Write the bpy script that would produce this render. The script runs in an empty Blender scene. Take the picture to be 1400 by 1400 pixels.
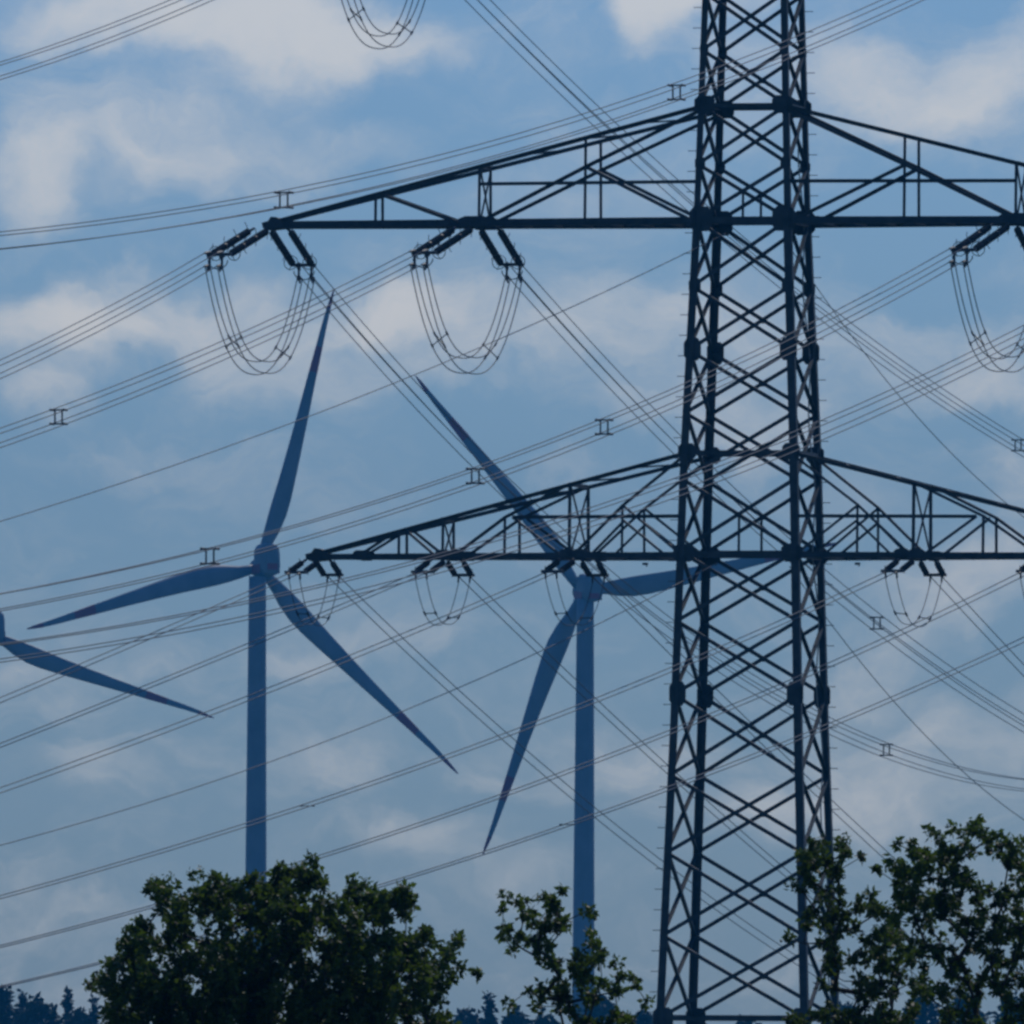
import bpy, math, random
import numpy as np
from mathutils import Vector, Matrix
random.seed(7)
rng = np.random.default_rng(7)
S = bpy.context.scene
COL = S.collection
rad = math.radians

# ------------------------------------------------------------------ camera
F, HZ, ROLL, EYE = 24000.0, 1440.0, rad(0.30), 12.0
cam = bpy.data.cameras.new('camera')
cam.sensor_width = 36.0
cam.lens = 36.0 * F / 1400.0
cam.shift_y = (HZ - 700.0) / 1400.0
cam.clip_start = 1.0
cam.clip_end = 20000.0
camo = bpy.data.objects.new('camera', cam)
COL.objects.link(camo)
camo.location = (0, 0, EYE)
camo.rotation_euler = (rad(90), -ROLL, 0)
S.camera = camo

# ------------------------------------------------------------------ exposure
S.view_settings.view_transform = 'Standard'
S.view_settings.look = 'None'
S.view_settings.gamma = 1.0
S.view_settings.use_curve_mapping = False
S.view_settings.exposure = -1.02
S.cycles.pixel_filter_type = 'BLACKMAN_HARRIS'
S.cycles.filter_width = 2.9
S.cycles.volume_bounces = 0
S.cycles.max_bounces = 5

# ------------------------------------------------------------------ sun and sky
SUN_AZ, SUN_EL = rad(24), rad(44)          # behind the pylon, to the right
world = bpy.data.worlds.new('World')
S.world = world
world.use_nodes = True
NT = world.node_tree
NT.nodes.clear()


def N(kind, **kw):
    n = NT.nodes.new(kind)
    for k, v in kw.items():
        setattr(n, k, v)
    return n


def L(a, b):
    NT.links.new(a, b)


def mnode(op, a, b=None, clamp=False):
    n = N('ShaderNodeMath', operation=op, use_clamp=clamp)
    for i, x in enumerate((a, b)):
        if x is None:
            continue
        if isinstance(x, (int, float)):
            n.inputs[i].default_value = x
        else:
            L(x, n.inputs[i])
    return n.outputs[0]


sky = N('ShaderNodeTexSky', sky_type='NISHITA', sun_disc=False)
sky.sun_elevation = SUN_EL
sky.sun_rotation = SUN_AZ
sky.air_density = 1.0
sky.dust_density = 0.6
sky.ozone_density = 2.0
tc = N('ShaderNodeTexCoord')
sep = N('ShaderNodeSeparateXYZ')
L(tc.outputs['Generated'], sep.inputs[0])
ay = mnode('MAXIMUM', mnode('ABSOLUTE', sep.outputs[1]), 0.02)
comb = N('ShaderNodeCombineXYZ')
L(mnode('DIVIDE', sep.outputs[0], ay), comb.inputs[0])
L(mnode('DIVIDE', sep.outputs[2], ay), comb.inputs[1])
flat = N('ShaderNodeVectorMath', operation='SCALE')     # in units of 1/60 rad across the dome
L(comb.outputs[0], flat.inputs[0])
flat.inputs['Scale'].default_value = 24.0
# ragged cloud edges: two warps of different size
warpn = N('ShaderNodeTexNoise')
L(flat.outputs[0], warpn.inputs['Vector'])
warpn.inputs['Scale'].default_value = 4.0
warpn.inputs['Detail'].default_value = 5.0
warpn.inputs['Roughness'].default_value = 0.55
wsub = N('ShaderNodeVectorMath', operation='SUBTRACT')
L(warpn.outputs['Color'], wsub.inputs[0])
wsub.inputs[1].default_value = (0.5, 0.5, 0.5)
wsc = N('ShaderNodeVectorMath', operation='SCALE')
L(wsub.outputs[0], wsc.inputs[0])
wsc.inputs['Scale'].default_value = 0.26
warp = N('ShaderNodeVectorMath', operation='ADD')
L(flat.outputs[0], warp.inputs[0])
L(wsc.outputs[0], warp.inputs[1])
stretch = N('ShaderNodeVectorMath', operation='MULTIPLY')
L(warp.outputs[0], stretch.inputs[0])
stretch.inputs[1].default_value = (0.7, 1.6, 1)
flatz = N('ShaderNodeVectorMath', operation='MULTIPLY')
L(warp.outputs[0], flatz.inputs[0])
flatz.inputs[1].default_value = (1, 1, 0)
# cloud banks: azimuth and elevation of each bank, its breadth, height, density
BANKS = [(260, 70, 330, 120, .24), (120, 430, 260, 60, .25), (1250, 90, 220, 110, .25), (912, 22, 60, 100, 1.35), (985, 0, 70, 70, .5), (1160, 95, 90, 60, .5), (1330, 120, 110, 62, .55), (1390, 40, 70, 60, .35),
         (1010, 120, 60, 60, .35),
         (250, 30, 230, 70, .5), (480, 70, 120, 62, .62), (330, 20, 150, 50, .35), (34, 240, 66, 66, .8), (180, 170, 190, 52, .42),
         (330, 215, 220, 42, .38), (60, 60, 90, 50, .3), (560, 210, 140, 40, .2), (780, 160, 90, 40, .22),
         (240, 425, 320, 58, .62), (60, 470, 120, 60, .35), (360, 500, 130, 55, .45), (560, 425, 90, 45, .5), (640, 480, 160, 58, .5),
         (830, 440, 130, 70, .45), (830, 540, 150, 60, .3), (1000, 430, 120, 90, .45), (1230, 470, 170, 62, .6), (1060, 560, 120, 60, .45), (50, 545, 70, 32, .42),
         (1370, 645, 70, 72, .5), (1330, 500, 120, 50, .25), (770, 640, 60, 30, .35), (1180, 690, 60, 40, .25), (150, 610, 90, 40, .2),
         (1290, 810, 110, 66, .5), (1390, 780, 60, 60, .3), (470, 890, 150, 36, .36), (30, 900, 60, 36, .3), (1190, 900, 60, 40, .25),
         (430, 1050, 90, 52, .36), (150, 1072, 64, 42, .42), (640, 1050, 80, 35, .25), (540, 1150, 120, 40, .3), (850, 1050, 90, 62, .32),
         (1190, 1080, 220, 80, .42), (700, 1200, 140, 40, .18), (120, 1240, 120, 30, .15), (1000, 1130, 90, 60, .3), (1350, 1000, 120, 40, .2)]
acc = None
for (bu, bv, bw, bh, bd) in BANKS:
    mp = N('ShaderNodeVectorMath', operation='SUBTRACT')
    L(flatz.outputs[0], mp.inputs[0])
    mp.inputs[1].default_value = ((bu - 700) / F * 24, (HZ - bv) / F * 24, 0)
    m2 = N('ShaderNodeVectorMath', operation='MULTIPLY')
    L(mp.outputs[0], m2.inputs[0])
    m2.inputs[1].default_value = (F / 24 / bw / 1.6, F / 24 / bh / 1.6, 0)
    ln = N('ShaderNodeVectorMath', operation='LENGTH')
    L(m2.outputs[0], ln.inputs[0])
    mr = N('ShaderNodeMapRange', interpolation_type='SMOOTHERSTEP')
    L(ln.outputs['Value'], mr.inputs['Value'])
    mr.inputs['From Min'].default_value = 1.0
    mr.inputs['From Max'].default_value = 0.0
    mr.inputs['To Max'].default_value = bd * 0.95
    acc = mr.outputs[0] if acc is None else mnode('ADD', acc, mr.outputs[0])
fine = N('ShaderNodeTexNoise')
L(stretch.outputs[0], fine.inputs['Vector'])
fine.inputs['Scale'].default_value = 4.2
fine.inputs['Detail'].default_value = 7.0
fine.inputs['Roughness'].default_value = 0.64
fine.inputs['Distortion'].default_value = 0.4
low_sky = mnode('SUBTRACT', 1.0, mnode('MULTIPLY', mnode('ABSOLUTE', sep.outputs[2]), 5.0), clamp=True)
rag = mnode('MULTIPLY', mnode('SUBTRACT', fine.outputs['Fac'], 0.5), 1.6)
body = mnode('ADD', acc, rag)
soft = N('ShaderNodeMapRange', interpolation_type='SMOOTHSTEP')
L(body, soft.inputs['Value'])
soft.inputs['From Min'].default_value = -0.16
soft.inputs['From Max'].default_value = 1.14
dens = mnode('MULTIPLY', soft.outputs[0], low_sky)
tint = N('ShaderNodeMix', data_type='RGBA', blend_type='MULTIPLY')
tint.inputs['Factor'].default_value = 1.0
L(sky.outputs[0], tint.inputs['A'])
tint.inputs['B'].default_value = (0.56, 0.90, 1.54, 1)
mix = N('ShaderNodeMix', data_type='RGBA')
L(dens, mix.inputs['Factor'])
L(tint.outputs['Result'], mix.inputs['A'])
mix.inputs['B'].default_value = (17.6, 16.8, 15.6, 1)
bg = N('ShaderNodeBackground')
L(mix.outputs['Result'], bg.inputs['Color'])
bg.inputs['Strength'].default_value = 0.10
wo = N('ShaderNodeOutputWorld')
L(bg.outputs[0], wo.inputs['Surface'])

sun = bpy.data.lights.new('sun', 'SUN')
sun.energy = 3.0
sun.angle = rad(0.5)
sun.color = (1.0, 0.95, 0.87)
suno = bpy.data.objects.new('sun', sun)
COL.objects.link(suno)
sd = Vector((math.sin(SUN_AZ) * math.cos(SUN_EL), math.cos(SUN_AZ) * math.cos(SUN_EL), math.sin(SUN_EL)))
suno.rotation_euler = sd.to_track_quat('Z', 'Y').to_euler()
suno.location = (300, 200, 300)


# ------------------------------------------------------------------ materials
def material(name, color, rough=0.6, metal=0.0, noise=None, scale=3.0, spec=0.5, translucent=0.0, tcolor=None):
    m = bpy.data.materials.new(name)
    m.use_nodes = True
    nt = m.node_tree
    b = nt.nodes['Principled BSDF']
    b.inputs['Base Color'].default_value = (*color, 1)
    b.inputs['Roughness'].default_value = rough
    b.inputs['Metallic'].default_value = metal
    b.inputs['Specular IOR Level'].default_value = spec
    if noise:
        t = nt.nodes.new('ShaderNodeTexCoord')
        nz = nt.nodes.new('ShaderNodeTexNoise')
        nz.inputs['Scale'].default_value = scale
        nz.inputs['Detail'].default_value = 5
        nt.links.new(t.outputs['Object'], nz.inputs['Vector'])
        cr = nt.nodes.new('ShaderNodeValToRGB')
        cr.color_ramp.elements[0].position = 0.35
        cr.color_ramp.elements[1].position = 0.68
        cr.color_ramp.elements[0].color = (*color, 1)
        cr.color_ramp.elements[1].color = (*noise, 1)
        nt.links.new(nz.outputs['Fac'], cr.inputs[0])
        nt.links.new(cr.outputs[0], b.inputs['Base Color'])
    if translucent:
        tr = nt.nodes.new('ShaderNodeBsdfTranslucent')
        tr.inputs['Color'].default_value = (*(tcolor or color), 1)
        mx = nt.nodes.new('ShaderNodeMixShader')
        mx.inputs[0].default_value = translucent
        nt.links.new(b.outputs[0], mx.inputs[1])
        nt.links.new(tr.outputs[0], mx.inputs[2])
        nt.links.new(mx.outputs[0], nt.nodes['Material Output'].inputs['Surface'])
    return m


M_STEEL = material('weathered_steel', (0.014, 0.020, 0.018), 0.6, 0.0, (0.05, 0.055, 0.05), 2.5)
M_BOLT = material('galvanised_bolts', (0.12, 0.12, 0.12), 0.5, 0.4, (0.08, 0.08, 0.08), 6)
M_WIRE = material('aluminium_wire', (0.035, 0.042, 0.055), 0.5, 0.3, (0.022, 0.028, 0.04), 1.0)
M_PORC = material('brown_porcelain', (0.035, 0.022, 0.018), 0.25, 0, (0.05, 0.03, 0.02), 8)
M_FIT = material('steel_fittings', (0.045, 0.045, 0.045), 0.5, 0.3, (0.07, 0.07, 0.07), 5)
M_WHITE = material('turbine_grey', (0.27, 0.28, 0.29), 0.5, 0, (0.20, 0.21, 0.22), 0.25)
M_RED = material('warning_red', (0.40, 0.03, 0.03), 0.5, 0, (0.34, 0.03, 0.03), 0.5)
M_BARK = material('bark', (0.06, 0.045, 0.032), 0.9, 0, (0.035, 0.028, 0.02), 4)
M_LEAF = material('leaf_green', (0.010, 0.022, 0.004), 0.55, 0, (0.07, 0.10, 0.015), 2.6, 0.35, 0.18, (0.26, 0.42, 0.03))
M_LEAF2 = material('leaf_olive', (0.010, 0.020, 0.004), 0.55, 0, (0.06, 0.085, 0.015), 2.6, 0.35, 0.18, (0.24, 0.38, 0.03))
M_FAR = material('forest_green', (0.03, 0.05, 0.022), 0.8, 0, (0.05, 0.07, 0.03), 0.3)
M_CONIFER = material('spruce_green', (0.02, 0.035, 0.02), 0.8, 0, (0.035, 0.05, 0.028), 0.4)
M_CONC = material('concrete', (0.32, 0.31, 0.29), 0.85, 0, (0.24, 0.23, 0.22), 2)
M_GRASS = material('meadow', (0.05, 0.085, 0.02), 0.95, 0, (0.10, 0.11, 0.04), 0.05)


# ------------------------------------------------------------------ helpers
def unroll(u, v):
    du, dv = u - 700, v - HZ
    c, s = math.cos(ROLL), math.sin(ROLL)
    return 700 + du * c + dv * s, HZ - du * s + dv * c


def W(u, v, Y):
    a, b = unroll(u, v)
    return Vector(((a - 700) / F * Y, Y, EYE + (HZ - b) / F * Y))


class MB:
    def __init__(self):
        self.v, self.f, self.mi = [], [], []

    def add(self, vs, fs, mi=0):
        n = len(self.v)
        self.v += [tuple(x) for x in vs]
        self.f += [tuple(i + n for i in f) for f in fs]
        self.mi += [mi] * len(fs)

    def prism(self, p, q, prof, e1, e2):
        """profile (list of 2d points) extruded from p to q"""
        k = len(prof)
        vs = [p + e1 * a + e2 * b for a, b in prof] + [q + e1 * a + e2 * b for a, b in prof]
        fs = [(i, (i + 1) % k, k + (i + 1) % k, k + i) for i in range(k)]
        fs += [tuple(reversed(range(k))), tuple(range(k, 2 * k))]
        self.add(vs, fs)

    def axes(self, p, q, hint=None):
        d = (q - p).normalized()
        h = hint or (Vector((0, 0, 1)) if abs(d.z) < 0.9 else Vector((1, 0, 0)))
        e1 = d.cross(h).normalized()
        return e1, d.cross(e1).normalized()

    def bar(self, p, q, w, h=None, hint=None):
        e1, e2 = self.axes(p, q, hint)
        h = h or w
        self.prism(p, q, [(-w / 2, -h / 2), (w / 2, -h / 2), (w / 2, h / 2), (-w / 2, h / 2)], e1, e2)

    def angle(self, p, q, s, t=None, e1=None, e2=None, hint=None):
        t = t or s * 0.14
        if e1 is None:
            e1, e2 = self.axes(p, q, hint)
        c = 0.3 * s
        self.prism(p, q, [(-c, -c), (s - c, -c), (s - c, t - c), (t - c, t - c), (t - c, s - c), (-c, s - c)], e1, e2)

    def tube(self, pts, r, n=6):
        pts = [Vector(p) for p in pts]
        rs = r if isinstance(r, (list, tuple)) else [r] * len(pts)
        base = len(self.v)
        ref = None
        for i, p in enumerate(pts):
            d = (pts[min(i + 1, len(pts) - 1)] - pts[max(i - 1, 0)]).normalized()
            if ref is None:
                ref = Vector((0, 0, 1)) if abs(d.z) < 0.9 else Vector((1, 0, 0))
            e1 = d.cross(ref).normalized()
            e2 = d.cross(e1).normalized()
            ref = e2.cross(d) if False else ref
            for k in range(n):
                a = 2 * math.pi * k / n
                self.v.append(tuple(p + (e1 * math.cos(a) + e2 * math.sin(a)) * rs[i]))
        for i in range(len(pts) - 1):
            for k in range(n):
                a, b = base + i * n + k, base + i * n + (k + 1) % n
                self.f.append((a, b, b + n, a + n))
                self.mi.append(0)
        self.f.append(tuple(base + k for k in reversed(range(n))))
        self.f.append(tuple(base + (len(pts) - 1) * n + k for k in range(n)))
        self.mi += [0, 0]

    def build(self, name, mats, parent=None, smooth=False, loc=None):
        me = bpy.data.meshes.new(name)
        o = bpy.data.objects.new(name, me)
        vs = self.v
        if parent is not None and loc is None:
            off = WORLD.get(parent.name)
            if off is not None:
                inv = off.inverted()
                vs = [tuple(inv @ Vector(x)) for x in vs]
        me.from_pydata(vs, [], self.f)
        for m in (mats if isinstance(mats, (list, tuple)) else [mats]):
            me.materials.append(m)
        if any(self.mi):
            me.polygons.foreach_set('material_index', self.mi)
        if smooth:
            me.polygons.foreach_set('use_smooth', [True] * len(me.polygons))
        me.update()
        COL.objects.link(o)
        if parent is not None:
            o.parent = parent
            WORLD[o.name] = WORLD.get(parent.name, Matrix())
        return o


WORLD = {}


def thing(name, label, cat, loc, group=None, rz=0.0):
    o = bpy.data.objects.new(name, None)
    COL.objects.link(o)
    o.empty_display_size = 0.5
    o.location = loc
    o.rotation_euler = (0, 0, rz)
    o['label'] = label
    o['category'] = cat
    if group:
        o['group'] = group
    WORLD[o.name] = Matrix.Translation(Vector(loc)) @ Matrix.Rotation(rz, 4, 'Z')
    return o


def clone(root, name, label, loc, rz, group=None):
    r = root.copy()
    COL.objects.link(r)
    r.location = loc
    r.rotation_euler = (0, 0, rz)
    r['label'] = label
    if group:
        r['group'] = group

    def rec(src, dst):
        for ch in list(src.children):
            if ch.parent is src:
                c = ch.copy()
                COL.objects.link(c)
                c.parent = dst
                rec(ch, c)
    rec(root, r)
    return r


# ------------------------------------------------------------------ ground
def hill(x, y):
    d = math.hypot(x, y - 10)
    t = min(max((d - 40) / 130, 0), 1)
    return 10.3 * (1 - t * t * (3 - 2 * t)) + 0.25 * math.sin(x * .021) * math.sin(y * .013)


g = MB()
xs = [-1490, -1000, -600, -350] + list(range(-240, 241, 20)) + [350, 600, 1000, 1490]
ys = list(range(-100, 400, 20)) + [450, 520, 600, 700, 850, 1000, 1300, 1700, 2200, 2800, 3400, 3990]
gv = [(x, y, hill(x, y)) for y in ys for x in xs]
nx = len(xs)
g.add(gv, [(j * nx + i, j * nx + i + 1, (j + 1) * nx + i + 1, (j + 1) * nx + i) for j in range(len(ys) - 1) for i in range(nx - 1)])
go = g.build('ground', M_GRASS, smooth=True)
go['kind'] = 'structure'

# haze: one closed box of even air
h = MB()
x0, x1, y0, y1, z0, z1 = -1500, 1500, -120, 4000, -1.5, 142
h.add([(x0, y0, z0), (x1, y0, z0), (x1, y1, z0), (x0, y1, z0), (x0, y0, z1), (x1, y0, z1), (x1, y1, z1), (x0, y1, z1)],
      [(0, 3, 2, 1), (4, 5, 6, 7), (0, 1, 5, 4), (1, 2, 6, 5), (2, 3, 7, 6), (3, 0, 4, 7)])
mh = bpy.data.materials.new('haze_air')
mh.use_nodes = True
mh.node_tree.nodes.clear()
pv = mh.node_tree.nodes.new('ShaderNodeVolumePrincipled')
pv.inputs['Color'].default_value = (0.04, 0.47, 0.92, 1)
pv.inputs['Density'].default_value = 0.000135
pv.inputs['Anisotropy'].default_value = 0.0
mo = mh.node_tree.nodes.new('ShaderNodeOutputMaterial')
mh.node_tree.links.new(pv.outputs[0], mo.inputs['Volume'])
ho = h.build('haze', mh)
ho['kind'] = 'stuff'

# ------------------------------------------------------------------ pylon
TH = rad(13.0)
A = Vector((math.cos(TH), -math.sin(TH), 0))
B = Vector((math.sin(TH), math.cos(TH), 0))
CX = W(1027, 620, 600).x
C0 = Vector((CX, 600, 0))
UP = Vector((0, 0, 1))


def zv(v):
    """height on the pylon axis of photo row v"""
    return EYE + (HZ - unroll(1026, v)[1]) * 600 / F


def width(z):
    tab = [(0, 6.3), (zv(1390), 5.12), (zv(1000), 4.42), (zv(620), 3.9), (zv(310), 3.26), (zv(0), 2.82), (zv(-600), 1.7), (zv(-900), 0.5)]
    for (a, wa), (b, wb) in zip(tab, tab[1:]):
        if z <= b:
            return wa + (wb - wa) * (z - a) / (b - a)
    return tab[-1][1]


def PT(a, b, z):
    return C0 + A * a + B * b + UP * z


def corner(sa, sb, z):
    w = width(z) / 2
    return PT(sa * w, sb * w, z)


pyl = thing('transmission_tower', 'tall dark steel lattice pylon with step bolts, broad crossarms and strain insulators', 'pylon', (C0.x, C0.y, 0), None, -TH)
V_NODES = [-820, -740, -660, -580, -500, -420, -345, -270, -205, -140, -75, -8, 70, 146, 226, 302, 393, 480, 566, 656, 755, 850, 950, 1060, 1166, 1279, 1392, 1505, 1640, 1780]
Z_NODES = [zv(v) for v in V_NODES] + [0.0]
Z_TOP = Z_NODES[0]
LEGTAB = [0, zv(1390), zv(1000), zv(620), zv(310), zv(0), zv(-600), Z_TOP]
LEG = {}
for sa in (-1, 1):
    for sb in (-1, 1):
        m = MB()
        for z_a, z_b in zip(LEGTAB, LEGTAB[1:]):
            s = 0.27 if z_b < zv(250) else 0.22
            m.angle(corner(sa, sb, z_a), corner(sa, sb, z_b), s, s * .16, A * -sa, B * -sb)
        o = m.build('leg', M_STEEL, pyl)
        LEG[(sa, sb)] = o
        m = MB()
        p = corner(sa, sb, 0)
        m.tube([p - UP * .6, p + UP * .35], [0.55, 0.42], 12)
        m.build('footing', M_CONC, o)
# climbing bolts on the two outer legs
for key, side in (((-1, -1), -1), ((1, 1), 1)):
    k = 0
    z = zv(1385)
    while z < zv(-20):
        m = MB()
        p = corner(key[0], key[1], z)
        q = p + A * side * 0.34
        m.tube([p, q], 0.014, 5)
        m.tube([q, q + A * side * 0.012 + UP * 0.001], 0.024, 6)
        m.build('step_bolt', M_BOLT, LEG[key])
        z += 0.70
# lattice on the four faces
FACES = [((-1, -1), (1, -1)), ((-1, 1), (1, 1)), ((-1, -1), (-1, 1)), ((1, -1), (1, 1))]
for fi, (k0, k1) in enumerate(FACES):
    m = MB()
    nrm = (B if fi < 2 else A) * (-1 if fi in (0, 2) else 1)
    for zb, za in zip(Z_NODES, Z_NODES[1:]):
        s = 0.135 if fi < 2 else 0.115
        p, q = corner(*k0, za), corner(*k1, zb)
        m.angle(p + nrm * .01, q + nrm * .01, s, s * .15, hint=nrm)
        p, q = corner(*k1, za), corner(*k0, zb)
        m.angle(p - nrm * .05, q - nrm * .05, s, s * .15, hint=-nrm)
        c = (corner(*k0, za) + corner(*k1, za) + corner(*k0, zb) + corner(*k1, zb)) / 4
        if fi < 2:
            m.bar(c - nrm * .09, c + nrm * .04, .2, .14)
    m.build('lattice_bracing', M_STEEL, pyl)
    for v in (146, 302, 620, 758, 1392, -140, -270):
        z = zv(v)
        m = MB()
        m.angle(corner(*k0, z), corner(*k1, z), .15 if v != 302 and v != 758 else .24, .03, hint=nrm)
        m.build('horizontal_strut', M_STEEL, pyl)
    if fi < 2:       # hangers inside the body above both lower crossarm chords
        for (vb, vt) in ((302, 262), (758, 708)):
            for s_ in (0.0,):
                m = MB()
                m.angle(PT(s_, nrm.dot(B) * width(zv(vb)) / 2 * 0.9, zv(vb)), PT(s_, nrm.dot(B) * width(zv(vt)) / 2 * .9, zv(vt)), .09, .015)
                m.build('hanger', M_STEEL, pyl)


def plate(c, w, hgt, nrm, name='gusset_plate'):
    """octagonal gusset on a leg, normal nrm"""
    side = UP.cross(nrm).normalized()
    m = MB()
    prof = [(-w / 2, -hgt * .28), (-w * .3, -hgt / 2), (w * .3, -hgt / 2), (w / 2, -hgt * .28), (w / 2, hgt * .28), (w * .3, hgt / 2), (-w * .3, hgt / 2), (-w / 2, hgt * .28)]
    m.prism(c - nrm * .012, c + nrm * .012, prof, side, UP)
    return m


for v, w_, h_ in ((146, .72, .62), (302, .80, .85), (480, .60, .78), (620, .62, .58), (758, .74, .62), (950, .58, .82), (393, .42, .5), (226, .36, .42), (1392, .7, .7), (-140, .7, .7), (656, .3, .3), (70, .3, .4)):
    z = zv(v)
    for sa in (-1, 1):
        for sb in (-1, 1):
            p = corner(sa, sb, z)
            m = plate(p - A * sa * (w_ * .22) + B * sb * .03, w_, h_, B * sb)
            m2 = plate(p - B * sb * (w_ * .2) + A * sa * .03, w_ * .8, h_, A * sa)
            n = len(m.v)
            m.v += m2.v
            m.f += [tuple(i + n for i in f) for f in m2.f]
            m.mi += m2.mi
            m.build('gusset_plate', M_STEEL, pyl)


class Arm:
    """one side of a crossarm"""

    def __init__(self, sgn, tip, vb, vt, tipv=None, tip_w=.18):
        self.s, self.tip = sgn, tip
        self.zb, self.zt = zv(vb), zv(vt)
        self.wb, self.wt = width(self.zb) / 2, width(self.zt) / 2
        self.tw = tip_w
        self.tz = self.zb + .16
        self.m, self.web = MB(), MB()

    def low(self, a, f):
        a = max(a, self.wb)
        t = (a - self.wb) / (self.tip - self.wb)
        return PT(self.s * a, f * (self.wb + (self.tw - self.wb) * t), self.zb)

    def top(self, a, f):
        a = max(a, self.wt)
        t = (a - self.wt) / (self.tip - self.wt)
        return PT(self.s * a, f * (self.wt + (self.tw - self.wt) * t), self.zt + (self.tz - self.zt) * t)

    def mid(self, a, f, z):
        b, t = self.low(a, f), self.top(a, f)
        k = (z - b.z) / max(t.z - b.z, .01)
        return b + (t - b) * k

    def chords(self, sb=.24, st=.15):
        for f in (-1, 1):
            self.m.angle(self.low(0, f), self.low(self.tip, f), sb, .04, B * f, UP)
            self.m.bar(self.low(0, f) + UP * .03, self.low(self.tip - .3, f) + UP * .03, .1, sb * .75)
            self.m.angle(self.top(0, f), self.top(self.tip, f), st, .025, B * f, UP * -1)
        n = 14
        for i in range(n):
            a0 = self.wb + (self.tip - .5 - self.wb) * i / n
            a1 = self.wb + (self.tip - .5 - self.wb) * (i + 1) / n
            f = 1 if i % 2 else -1
            self.web.angle(self.low(a0, f), self.low(a1, -f), .09)
            self.web.angle(self.low(a1, 1), self.low(a1, -1), .09)
            if i % 2:
                self.web.angle(self.top(a0, f), self.top(a1, -f), .06)
        # tip block and shackle plates
        c = PT(self.s * (self.tip + .02), 0, self.zb + .06)
        self.m.prism(c - B * .3, c + B * .3, [(-.40, -.14), (.12, -.2), (.34, -.12), (.38, .06), (.16, .12), (.06, .27), (-.14, .25), (-.40, .12)], A * self.s, UP)

    def vert(self, a, s=.10):
        for f in (-1, 1):
            self.web.angle(self.low(a, f), self.top(a, f), s)

    def xframe(self, a):
        self.web.angle(self.low(a, -1), self.top(a, 1), .07)
        self.web.angle(self.low(a, 1), self.top(a, -1), .07)
        self.web.angle(self.top(a, 1), self.top(a, -1), .14)

    def line(self, p, q, s=.12):
        """p, q = functions of the face"""
        for f in (-1, 1):
            self.web.angle(p(f), q(f), s)

    def node(self, a, w=.55, hh=.34):
        for f in (-1, 1):
            m = plate(self.low(a, f) + UP * .08 + B * f * .04, w, hh, B * f)
            n = len(self.m.v)
            self.m.v += m.v
            self.m.f += [tuple(i + n for i in x) for x in m.f]
            self.m.mi += m.mi

    def done(self):
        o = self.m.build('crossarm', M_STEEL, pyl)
        self.web.build('crossarm_bracing', M_STEEL, o)
        return o


ARMS = {}
for s in (-1, 1):
    # upper wide arm of the picture
    a = Arm(s, 16.8, 306, 148)
    a.chords(.25, .15)
    for q in (5.57, 9.37, 13.1):
        a.vert(q, .10)
    a.xframe(9.37)
    z228, z250 = zv(228), zv(250)
    a.line(lambda f: a.low(9.55, f), lambda f: a.mid(5.57, f, z228), .12)
    a.line(lambda f: a.mid(5.57, f, z228), lambda f: a.top(0, f) - UP * .12, .12)
    a.line(lambda f: a.low(0, f), lambda f: a.mid(5.57, f, z228), .12)
    a.web.angle(a.mid(0, -1, z250), a.mid(9.37, -1, z250), .12)
    a.line(lambda f: a.top(13.0, f), lambda f: a.low(9.9, f), .12)
    a.node(9.55, 1.1, .4)
    a.node(9.0, .5, .3)
    a.done()
    ARMS[('mid', s)] = a
    # lower arm
    a = Arm(s, 15.2, 762, 622)
    a.chords(.19, .14)
    for q in (12.2, 10.6, 8.35, 6.0, 4.1):
        if q == 8.35:
            a.line(lambda f: a.low(8.35, f), lambda f: a.mid(8.35, f, zv(707)), .10)
        elif q == 4.1:
            a.line(lambda f: a.low(4.1, f), lambda f: a.mid(4.1, f, zv(692)), .09)
        else:
            a.vert(q, .10 if q != 6.0 else .12)
    a.xframe(10.6)
    a.xframe(6.0)
    z707, z692 = zv(707), zv(692)
    a.line(lambda f: a.low(13.8, f), lambda f: a.top(12.4, f), .09)
    a.line(lambda f: a.top(12.0, f), lambda f: a.low(10.8, f), .10)
    a.line(lambda f: a.low(10.3, f), lambda f: a.mid(8.35, f, z707), .10)
    a.line(lambda f: a.mid(8.35, f, z707), lambda f: a.top(6.15, f), .10)
    a.line(lambda f: a.mid(8.1, f, z707), lambda f: a.low(6.25, f), .10)
    a.web.angle(a.mid(8.1, -1, z707), a.mid(0, -1, z707), .12)
    a.line(lambda f: a.low(5.95, f), lambda f: a.mid(4.1, f, z692), .09)
    a.line(lambda f: a.mid(4.1, f, z692), lambda f: a.top(0, f) - UP * .1, .09)
    a.line(lambda f: a.mid(4.1, f, z692), lambda f: a.low(0, f) + UP * .1, .09)
    a.line(lambda f: a.low(5.3, f), lambda f: a.mid(4.1, f, zv(715)), .08)
    a.line(lambda f: a.low(2.5, f), lambda f: a.mid(4.1, f, zv(712)), .08)
    for q in (13.6, 10.6, 10.1, 6.1, 5.6):
        a.node(q, .55, .34)
    a.done()
    ARMS[('low', s)] = a
    # top arm, just out of the frame: the jumper loop at the top edge hangs from it
    a = Arm(s, 12.6, -140, -270)
    a.chords(.2, .14)
    for q in (4.2, 7.2, 10):
        a.vert(q, .1)
    a.line(lambda f: a.low(7.2, f), lambda f: a.top(0, f), .11)
    a.line(lambda f: a.top(10, f), lambda f: a.low(7.2, f), .11)
    a.done()
    ARMS[('top', s)] = a
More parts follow.
